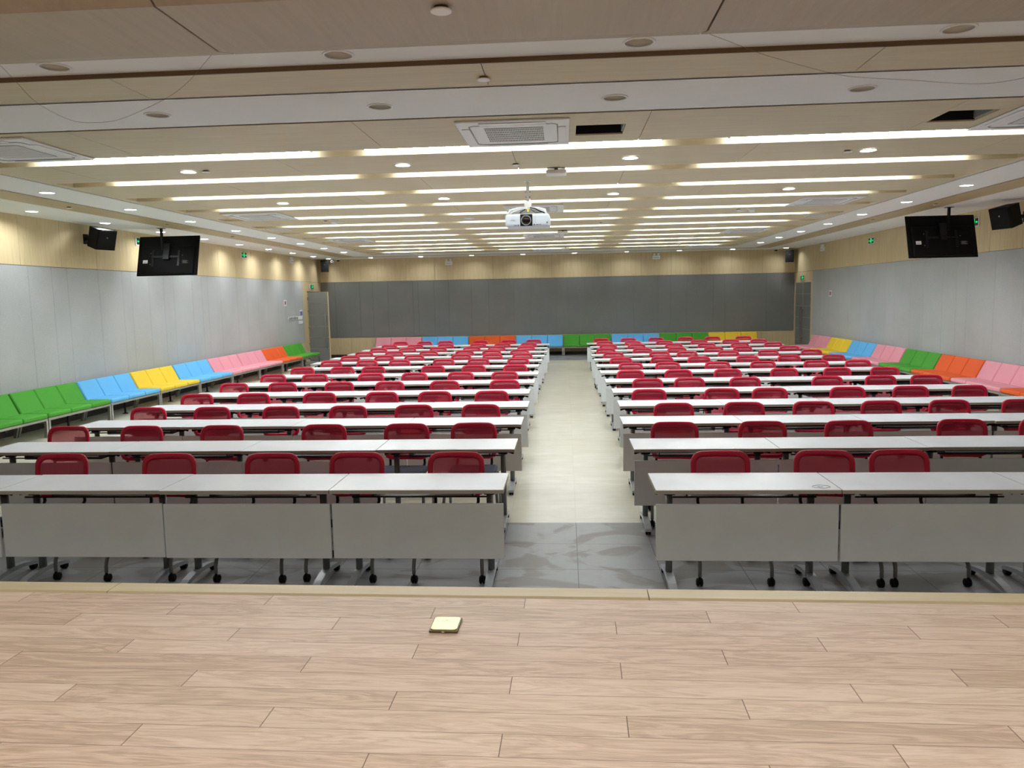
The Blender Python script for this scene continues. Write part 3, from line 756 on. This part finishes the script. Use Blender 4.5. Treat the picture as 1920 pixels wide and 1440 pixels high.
exit_sign((XR-.013, 20.74, 3.275), -PI/2, 'green exit sign high on the right wall, beyond the television')
exit_sign((XR-.013, 26.50, 2.48), -PI/2, 'green exit sign above the closed grey door', 'r')
def emergency(loc, rz, label):
    t = thing('emergency_light', label, 'emergency light', loc, rz, 'twin-head emergency lights')
    b = MB(); b.box(-.13, .13, -.06, -.001, -.10, .03, .008, 2); b.build('battery_box', 'white_pl', t)
    for s_ in (-1, 1):
        b = MB(); b.cyl((s_*.07, -.03, .03), (s_*.07, -.03, .05), .012, n=10); b.lathe([(.03, -.062), (.036, -.06), (.036, -.01), (.02, 0)], (s_*.07, 0, .072), 16, 1); b.build('lamp_head', 'white_pl', t)
    b = MB()
    for k in range(4): b.box(-.09+.05*k, -.07+.05*k, -.0625, -.0602, -.055, -.035)
    b.build('indicator_marks', 'dark_pl', t)
emergency((XL+.013, 24.47, 3.33), PI/2, 'white twin-head emergency light on the left wall')
emergency((-4.07, YB-.013, 3.30), 0, 'white twin-head emergency light on the back wall, left of the aisle')
emergency((3.15, YB-.013, 3.33), 0, 'white twin-head emergency light on the back wall, right of the aisle')
emergency((XR-.013, 24.50, 3.33), -PI/2, 'white twin-head emergency light on the right wall')
t = thing('security_camera', 'white bullet security camera in the corner above the open door', 'security camera', (-8.12, 27.0, 3.40), .2)
b = MB(); b.cyl((0, 0, .0), (0, 0, ZO-3.40-.001), .02, n=12); b.lathe([(.05, ZO-3.40-.012), (.05, ZO-3.40-.001)], n=16); b.build('mount', 'white_pl', t)
b = MB(); b.lathe([(.03, -.10), (.04, -.095), (.04, .06), (.03, .07)], (0, 0, -.01), 16, 1); b.build('housing', 'white_pl', t)
b = MB(); b.lathe([(.026, -.104), (.026, -.1005)], (0, 0, -.01), 16, 1); b.build('lens', 'lens', t)
def dome(loc, label):
    t = thing('dome_camera', label, 'security camera', loc, 0, 'dome cameras')
    b = MB(); b.lathe([(.07, -.001), (.07, -.03), (.06, -.038)], n=20); b.build('base', 'white_pl', t)
    b = MB(); b.lathe([(.058, -.0385), (.054, -.06), (.036, -.08), (.01, -.088)], n=20); b.build('dome', 'lens', t)
dome((-7.93, 27.1, ZO), 'dark dome camera on the ceiling beside the bullet camera'); dome((7.08, 27.0, ZO), 'dark dome camera on the ceiling near the closed-door corner')
def fire_sign(loc, rz, label):
    t = thing('wall_sign', label, 'sign', loc, rz, 'red and white wall signs')
    b = MB(); b.box(-.10, .10, -.004, -.0005, -.09, .09); b.build('plate', 'white_pl', t)
    b = MB(); b.disc((0, -.0055, 0), .06, 20, 1, 1.15); b.build('red_disc', 'red_sign', t)
    b = MB(); b.box(-.012, .016, -.0066, -.0058, -.045, .045); b.build('symbol', 'ink', t)
fire_sign((XL+.0125, 23.81, 1.99), PI/2, 'white wall sign with a red disc, left wall by the switches')
fire_sign((XR-.0125, 23.78, 1.95), -PI/2, 'white wall sign with a red disc, right wall by the closed door')
t = thing('switch_panel', 'row of six wall switches beside the open door', 'light switch', (XL+.013, 24.47, 1.49), PI/2)
b = MB(); b.box(-.42, .42, -.01, -.0005, -.052, .052, .003, 2); b.build('frame', 'white_pl', t)
for k in range(6): b = MB(); b.box(-.36+.132*k, -.30+.132*k, -.014, -.0102, -.04, .04); b.build('rocker', 'dark_pl', t)
for (y, z, lab) in ((25.13, 1.49, 'plain white wall plate right of the switch row'), (25.15, 1.345, 'plain white wall plate below the switch row')):
    t = thing('wall_plate', lab, 'wall plate', (XL+.013, y, z), PI/2, 'blank wall plates'); b = MB(); b.box(-.19, .19, -.012, -.0005, -.05, .05, .004, 2); b.build('cover', 'white_pl', t)
    b = MB(); b.box(-.12, .12, -.0135, -.0122, -.012, .012); b.build('insert', 'white_pl', t)
t = thing('notice', 'small printed notice above the wall switches', 'notice', (XL+.013, 25.24, 1.645), PI/2)
b = MB(); b.box(-.13, .13, -.003, -.0005, -.10, .10); b.build('sheet', 'white_pl', t); b = MB(); b.box(-.115, .115, -.0042, -.0032, -.085, .06); b.build('print', 'blue_sign', t)

# ---------------------------------------------------------------- hanging wires and the floor socket
def wire(pts, label):
    b = MB(); b.tube([(x, 4.64+.012*math.sin(i*.35), z) for i, (x, z) in enumerate(pts)], .0010, 6)
    tag(b.build('hanging_wire', 'cable'), label, 'wire', 'thin wires under the ceiling')
def sm(pts, n=6):
    out = []
    for i in range(len(pts)-1):
        p0, p1, p2, p3 = pts[max(i-1, 0)], pts[i], pts[i+1], pts[min(i+2, len(pts)-1)]
        for k in range(n):
            t_ = k/n; out.append(tuple(.5*((2*p1[j])+(-p0[j]+p2[j])*t_+(2*p0[j]-5*p1[j]+4*p2[j]-p3[j])*t_**2+(-p0[j]+3*p1[j]-3*p2[j]+p3[j])*t_**3) for j in range(2)))
    return out+[pts[-1]]
k_ = 4.64/4.42; zz = lambda z: 2+(z-2)*k_
wire([(x*k_, zz(z)) for x, z in sm([(-3.23, 3.40), (-3.14, 3.30), (-3.01, 3.17), (-2.83, 3.07), (-2.69, 3.05), (-2.51, 3.06), (-2.28, 3.15), (-2.12, 3.25), (-1.99, 3.36), (-1.95, 3.40)])], 'thin wire sagging under the ceiling on the left')
wire([(x*k_, zz(z)) for x, z in sm([(.77, 3.40), (.87, 3.36), (1.10, 3.26), (1.44, 3.16), (1.66, 3.13), (1.82, 3.11), (2.15, 3.08), (2.42, 3.10), (3.0, 3.2), (3.6, 3.40)])], 'thin wire sagging under the ceiling on the right')
t = thing('floor_socket', 'brass floor socket cover on the stage planks', 'floor socket', (-.568, 3.415, HS), -.02)
b = MB(); b.box(-.066, .066, -.075, .075, .0005, .012, .004, 2); b.build('rim', 'bronze', t)
b = MB(); o_, i_ = .060, .048; b.prism([(-o_, -.069+.012), (-o_+.012, -.069), (o_-.012, -.069), (o_, -.069+.012), (o_, .069-.012), (o_-.012, .069), (-o_+.012, .069), (-o_, .069-.012)], 2, .0122, .016)
vs = [v for v in b.bm.verts if v.co.z > .015]
for v in vs: pass
r = bmesh.ops.inset_region(b.bm, faces=[f for f in b.bm.faces if all(v.co.z > .0155 for v in f.verts)], thickness=.010, depth=0)
for f in b.bm.faces:
    if len(f.verts) == 8 and all(abs(v.co.x) < .052 for v in f.verts) and f.calc_center_median().z > .0155:
        for v in f.verts: v.co.z = .021
b.build('lid', 'brass', t)
b = MB()
for k in range(4): b.box(-.019+.011*k, -.013+.011*k, .006, .009, .0212, .0216)
b.prism([(-.006, .016), (.006, .022), (.005, .026), (-.004, .020)], 2, .0212, .0216)
b.build('engraved_mark', 'ink', t)
b = MB(); b.box(-.006, .006, -.080, -.0755, .004, .010); b.build('latch', 'brass', t)

# ---------------------------------------------------------------- folding tables
TW, TD, TZ = 1.183, .50, .732
def table_proto():
    t = thing('folding_table', '', 'table', group='folding training tables')
    b = MB(); b.m(0).box(-TW/2, TW/2, -TD/2, TD/2, TZ-.003, TZ); b.m(1).box(-TW/2, TW/2, -TD/2, TD/2, TZ-.027, TZ-.0031); b.build('tabletop', ['top', 'edge'], t)
    b = MB(); b.m(0).box(-.588, .588, -.222, -.206, .246, .630, .002, 1); b.build('modesty_panel', 'panel', t)
    b = MB(); b.cyl((-.515, -.03, .668), (.515, -.03, .668), .013, n=10); b.cyl((-.47, -.13, .655), (.47, -.13, .655), .006, n=8); b.build('crossbar', 'black_metal', t)
    b = MB(); b.box(-.36, .36, .02, .20, .612, .617); b.cyl((-.36, .20, .625), (.36, .20, .625), .006, n=8); b.box(-.36, -.35, .0, .20, .617, .69); b.box(.35, .36, .0, .20, .617, .69); b.build('book_rack', 'dark_pl', t)
    for s_ in (-1, 1):
        x = s_*.475
        b = MB(); b.tube([(x, 0, .075), (x, 0, .692)], .024, 14, flat=(1.0, 1.25, (1, 0, 0))); lg = b.build('leg', 'col', t)
        b = MB()
        prof = [(-.265, .062), (-.262, .085), (-.19, .108), (-.09, .124), (0, .129), (.09, .124), (.19, .108), (.262, .085), (.265, .062), (.19, .078), (.09, .092), (0, .097), (-.09, .092), (-.19, .078)]
        n = len(prof)
        A = [b.bm.verts.new((x-.027, p[0], p[1]-.03)) for p in prof]; B = [b.bm.verts.new((x+.027, p[0], p[1]-.03)) for p in prof]
        q = [(0, 13), (1, 12)]
        for k in range(n): b.face([A[k], A[(k+1) % n], B[(k+1) % n], B[k]])
        for k in range(8):
            lo0 = (14-k) % 14 if k else 0
        top = list(range(0, 9)); bot = [0, 13, 12, 11, 10, 9, 8]
        for S_ in (A, B): b.face([S_[i] for i in range(n)])
        bmesh.ops.bevel(b.bm, geom=[e for e in b.bm.edges if abs(e.verts[0].co.x-e.verts[1].co.x) < 1e-6], offset=.004, segments=2, affect='EDGES')
        b.build('foot', 'alu', lg)
        b = MB()
        for sy in (-1, 1):
            y = sy*.235
            b.lathe([(.020, -.022), (.0255, -.018), (.0255, -.004), (.015, -.003), (.015, .003), (.0255, .004), (.0255, .018), (.020, .022)], (x, y, .026), 16, 0); b.cyl((x, y, .040), (x, y, .056), .012, n=10); b.box(x-.010, x+.010, y-.022, y+.022, .036, .050, .004, 1)
        b.build('casters', 'black', lg)
        b = MB(); b.box(x-.034, x+.034, -.07, .07, .690, TZ-.0275); b.box(x-.04, x+.04, -.045, .02, .645, .690, .006, 1); b.cyl((x+s_*.04, -.03, .668), (x+s_*.095, -.05, .660), .008, .012, 8); b.build('hinge_bracket', 'black', t)
    return t
RX = [.577, .555, .558, .615, .617, .588, .575, .564, .571, .555, .594, .620, .570]
LX = [-.428, -.444, -.458, -.456, -.500, -.484, -.472, -.513, -.489, -.474, -.440, -.462, -.447]
RY = [5.03, 6.42, 7.71, 8.99, 10.28, 11.53, 12.92, 14.13, 15.54, 16.77, 18.17, 19.55, 21.03]
LY = [5.06, 6.45, 7.75, 9.01, 10.30, 11.59, 12.88, 14.34, 15.61, 16.84, 18.16, 19.47, 21.0]
tp = table_proto(); first = True
TABLES = {}
for r in range(13):
    for side, xs0, yf, sg in (('left', LX[r], LY[r], -1), ('right', RX[r], RY[r], 1)):
        for k in range(4):
            if side == 'right' and ((r == 0 and k == 3) or (r == 1 and k == 3)): continue
            x = xs0+sg*(TW/2+k*1.1895); y = yf+TD/2+random.uniform(-.012, .012)
            pos = ('at the aisle', 'second from the aisle', 'third from the aisle', 'farthest from the aisle')[k]
            lab = 'white folding table, %s row from the stage, %s of the aisle, %s' % (ORD[r], side, pos)
            if first: tp.location = (x, y, 0); tp['label'] = lab; o = tp; first = False
            else: o = dup(tp, (x, y, 0), None, lab)
            TABLES[(side, r, k)] = o
# one panel is missing: second row, left block, at the aisle
o = TABLES[('left', 1, 0)]
for ch in list(o.children):
    if ch.name.startswith('modesty_panel'): bpy.data.objects.remove(ch)
o['label'] = 'white folding table without a front panel, second row, left of the aisle'
# a pen scribble on the first table right of the aisle
o = TABLES[('right', 0, 0)]
b = MB(); b.tube([(.49+.055*math.cos(a), -.165+.040*math.sin(a)+.004*math.sin(5*a), TZ+.0006) for a in [2*PI*k/28 for k in range(28)]], .0013, 5, closed=True); b.tube([(.47, -.155, TZ+.0006), (.48, -.165, TZ+.0006), (.475, -.175, TZ+.0006), (.50, -.170, TZ+.0006)], .0016, 5)
b.build('pen_scribble', 'ink', o)

# ---------------------------------------------------------------- red mesh chairs
def chair_proto():
    t = thing('mesh_chair', '', 'chair', group='red mesh-back chairs')
    W2, Z0, Z1, rc = .199, .515, .813, .066
    yb = lambda x, z: .235+.030*(1-(x/.2)**2)+(z-.5)*.16
    path = []
    for cx, cz, a0 in ((W2-rc, Z1-rc, 0), (-W2+rc, Z1-rc, 90), (-W2+rc, Z0+rc, 180), (W2-rc, Z0+rc, 270)):
        for k in range(6):
            a = math.radians(a0+18*k); path.append((cx+rc*math.cos(a), cz+rc*math.sin(a)))
    full = []
    for i, p in enumerate(path):
        q = path[(i+1) % len(path)]; full.append(p)
        d = math.hypot(q[0]-p[0], q[1]-p[1])
        if d > .08:
            for k in range(1, 5): full.append((p[0]+(q[0]-p[0])*k/5, p[1]+(q[1]-p[1])*k/5))
    b = MB(); b.tube([(x, yb(x, z), z) for x, z in full], [(.0235 if z > Z1-.03 else .0205) for x, z in full], 10, closed=True, flat=(.62, 1.0, (0, 1, 0)))
    fr = b.build('backrest_frame', 'red', t)
    b = MB(); nx, nz = 8, 6
    G = [[b.bm.verts.new((-W2+2*W2*i/nx, yb(-W2+2*W2*i/nx, Z0+(Z1-Z0)*j/nz)+.004, Z0+(Z1-Z0)*j/nz)) for i in range(nx+1)] for j in range(nz+1)]
    for j in range(nz):
        for i in range(nx):
            b.face([G[j][i], G[j][i+1], G[j+1][i+1], G[j+1][i]], True)
    b.build('mesh_cloth', 'mesh', fr)
    b = MB(); b.box(-.225, .225, -.25, .19, .405, .458, .024, 3); b.build('seat', 'navy', t)
    b = MB(); b.box(-.20, .20, -.20, .17, .388, .4045); b.build('seat_pan', 'black', t)
    for s_ in (-1, 1): b = MB(); b.tube([(s_*.15, .12, .395), (s_*.16, .225, .41), (s_*.165, .275, .46), (s_*.165, .268, .56)], .012, 8); b.build('back_support', 'black', t)
    for sx in (-1, 1):
        for sy, pts in ((-1, [(.243, -.262, .072), (.243, -.262, .118), (.242, -.254, .150), (.240, -.228, .190), (.232, -.175, .275), (.222, -.11, .365), (.21, -.02, .386)]), (1, [(.238, .262, .072), (.238, .262, .16), (.234, .245, .23), (.226, .16, .345), (.215, .06, .38)])):
            pts = [(sx*p[0], p[1], p[2]) for p in pts]
            b = MB(); b.tube(pts, .0132, 10); lg = b.build('leg', 'col', t)
            x, y = pts[0][0], pts[0][1]
            b = MB(); b.lathe([(.018, -.023), (.0285, -.017), (.0285, -.004), (.016, -.003), (.016, .003), (.0285, .004), (.0285, .017), (.018, .023)], (x, y+.012, .0290), 14, 0); b.cyl((x, y, .04), (x, y, .075), .009, n=8); b.box(x-.012, x+.012, y-.008, y+.032, .036, .054, .005, 1); b.build('caster', 'black', lg)
    return t
LCH = [[-.85, -1.63, -2.29, -3.12, -4.01], [-.87, -1.52, -2.31, -3.33, -4.13, -4.88], [-.96, -1.69, -2.45, -3.23, -4.03, -4.79], [-.94, -1.67, -2.37, -3.17, -4.05, -4.81], [-.89, -1.76, -2.56, -3.29, -4.15, -4.87], [-.97, -1.70, -2.45, -3.15, -4.07, -4.78], [-.90, -1.63, -2.36, -3.42, -4.00, -4.72], [-.93, -1.71, -2.39, -3.27, -3.93, -4.65], [-.91, -1.56, -2.21, -3.24, -3.88, -4.62], [-1.05, -1.68, -2.31, -3.14, -3.94, -4.65], [-.96, -1.70, -2.29, -3.14, -3.88, -4.61], [-.97, -1.64, -2.30, -3.15, -3.96, -4.65], [-.90, -1.61, -2.39, -3.38, -3.98, -4.66]]
RCH = [[1.14, 1.88, 2.44], [.98, 1.78, 2.56, 3.54, 4.25], [1.17, 1.90, 2.63, 3.36, 4.06, 4.79], [1.03, 1.91, 2.50, 3.45, 4.20, 4.91], [1.15, 1.74, 2.50, 3.63, 4.35, 4.96], [1.01, 1.74, 2.52, 3.39, 4.19, 4.89], [1.14, 1.77, 2.61, 3.39, 4.30, 4.99], [1.05, 1.82, 2.51, 3.42, 4.18, 5.00], [.99, 1.95, 2.51, 3.34, 4.17, 5.03], [.89, 1.70, 2.47, 3.29, 3.92, 4.91], [1.01, 1.70, 2.60, 3.38, 4.16, 4.94], [1.00, 1.73, 2.53, 3.41, 4.21, 4.93], [.99, 1.74, 2.50, 3.30, 4.05, 4.87]]
cp = chair_proto(); first = True
for r in range(13):
    for side, lst, yf in (('left', LCH[r], LY[r]), ('right', RCH[r], RY[r])):
        for k, x in enumerate(lst):
            lab = 'red mesh-back chair behind the %s table row, %s of the aisle, %s' % (ORD[r], side, 'next to the aisle' if k == 0 else ORD[k]+' from the aisle')
            loc = (x, yf+.475+random.uniform(-.015, .015), 0); rz = random.uniform(-.05, .05)
            if r == 12 and side == 'right': loc = (x, yf+.50, 0)
            if first: cp.location = loc; cp.rotation_euler = (0, 0, rz); cp['label'] = lab; first = False
            else: dup(cp, loc, rz, lab)

# ---------------------------------------------------------------- three-seat benches along the walls
BL = 1.665
def bench_proto(col):
    t = thing('bench', '', 'bench', group='three-seat benches along the walls')
    w = (BL-.02)/3
    for i in range(3):
        x0 = -BL/2+.01+i*w
        b = MB(); b.box(x0+.003, x0+w-.003, -.365, .085, .300, .378, .028, 3); b.build('seat', 'b_'+col, t)
        b = MB(); L_ = math.hypot(.18, .36); an = math.atan2(.18, .36)
        b.box(x0+.003, x0+w-.003, 0, .075, 0, L_-.008, .026, 3).xf(T(0, .075, .345) @ rotx(-an)); b.build('backrest', 'b_'+col, t)
    b = MB(); b.box(-BL/2+.004, BL/2-.004, -.352, -.322, .262, .299, .004, 1); b.box(-BL/2+.004, BL/2-.004, .06, .09, .262, .299); b.build('rail', 'steel', t)
    for s_ in (-1, 1):
        xx = sorted((s_*(BL/2-.006), s_*(BL/2-.046)))
        b = MB(); b.prism([(-.352, .262), (-.345, .02), (-.335, 0), (-.290, 0), (-.300, .05), (-.312, .225), (.10, .225), (.165, 0), (.205, 0), (.13, .262)], 0, *xx); b.build('leg', 'steel', t)
    b = MB(); b.box(-.03, .03, -.30, .08, .225, .262); b.cyl((0, -.1, 0), (0, -.1, .225), .018, n=10); b.lathe([(.05, 0), (.05, .012)], (0, -.1, 0), 14); b.build('centre_foot', 'black_metal', t)
    return t
protos = {}
def bench(col, loc, rz, lab):
    if col not in protos: o = protos[col] = bench_proto(col); o.location = loc; o.rotation_euler = (0, 0, rz); o['label'] = lab
    else: dup(protos[col], loc, rz, lab)
for k, (c, w) in enumerate((('green', 'nearest the stage'), ('green', 'second from the stage'), ('blue', 'between green and yellow benches'), ('yellow', 'between two blue benches'), ('blue', 'between yellow and pink benches'), ('pink', 'next to a blue bench'), ('pink', 'next to an orange bench'), ('orange', 'between pink and green benches'), ('green', 'at the open door'))):
    bench(c, (XL+.40, 9.66+1.674*k+.837, 0), PI/2, '%s three-seat bench along the left wall, %s' % (c, w))
for k, (c, w) in enumerate((('orange', 'nearest the stage'), ('pink', 'between two orange benches'), ('orange', 'between pink and green benches'), ('green', 'between orange and pink benches'), ('pink', 'between green and blue benches'), ('blue', 'between pink and yellow benches'), ('yellow', 'between blue and pink benches'), ('pink', 'at the closed door'))):
    bench(c, (XR-.40, 11.50+1.67*k+.835, 0), -PI/2, '%s three-seat bench along the right wall, %s' % (c, w))
for k, (c, w) in enumerate((('pink', 'first from the open-door corner'), ('blue', 'between pink and orange benches'), ('orange', 'between two blue benches'), ('blue', 'between orange and green benches'), ('green', 'straight behind the aisle'), ('blue', 'between two green benches'), ('green', 'next to the yellow bench'), ('yellow', 'at its right end'))):
    bench(c, (-6.75+1.666*k+.833, YB-.40, 0), 0, '%s three-seat bench along the back wall, %s' % (c, w))
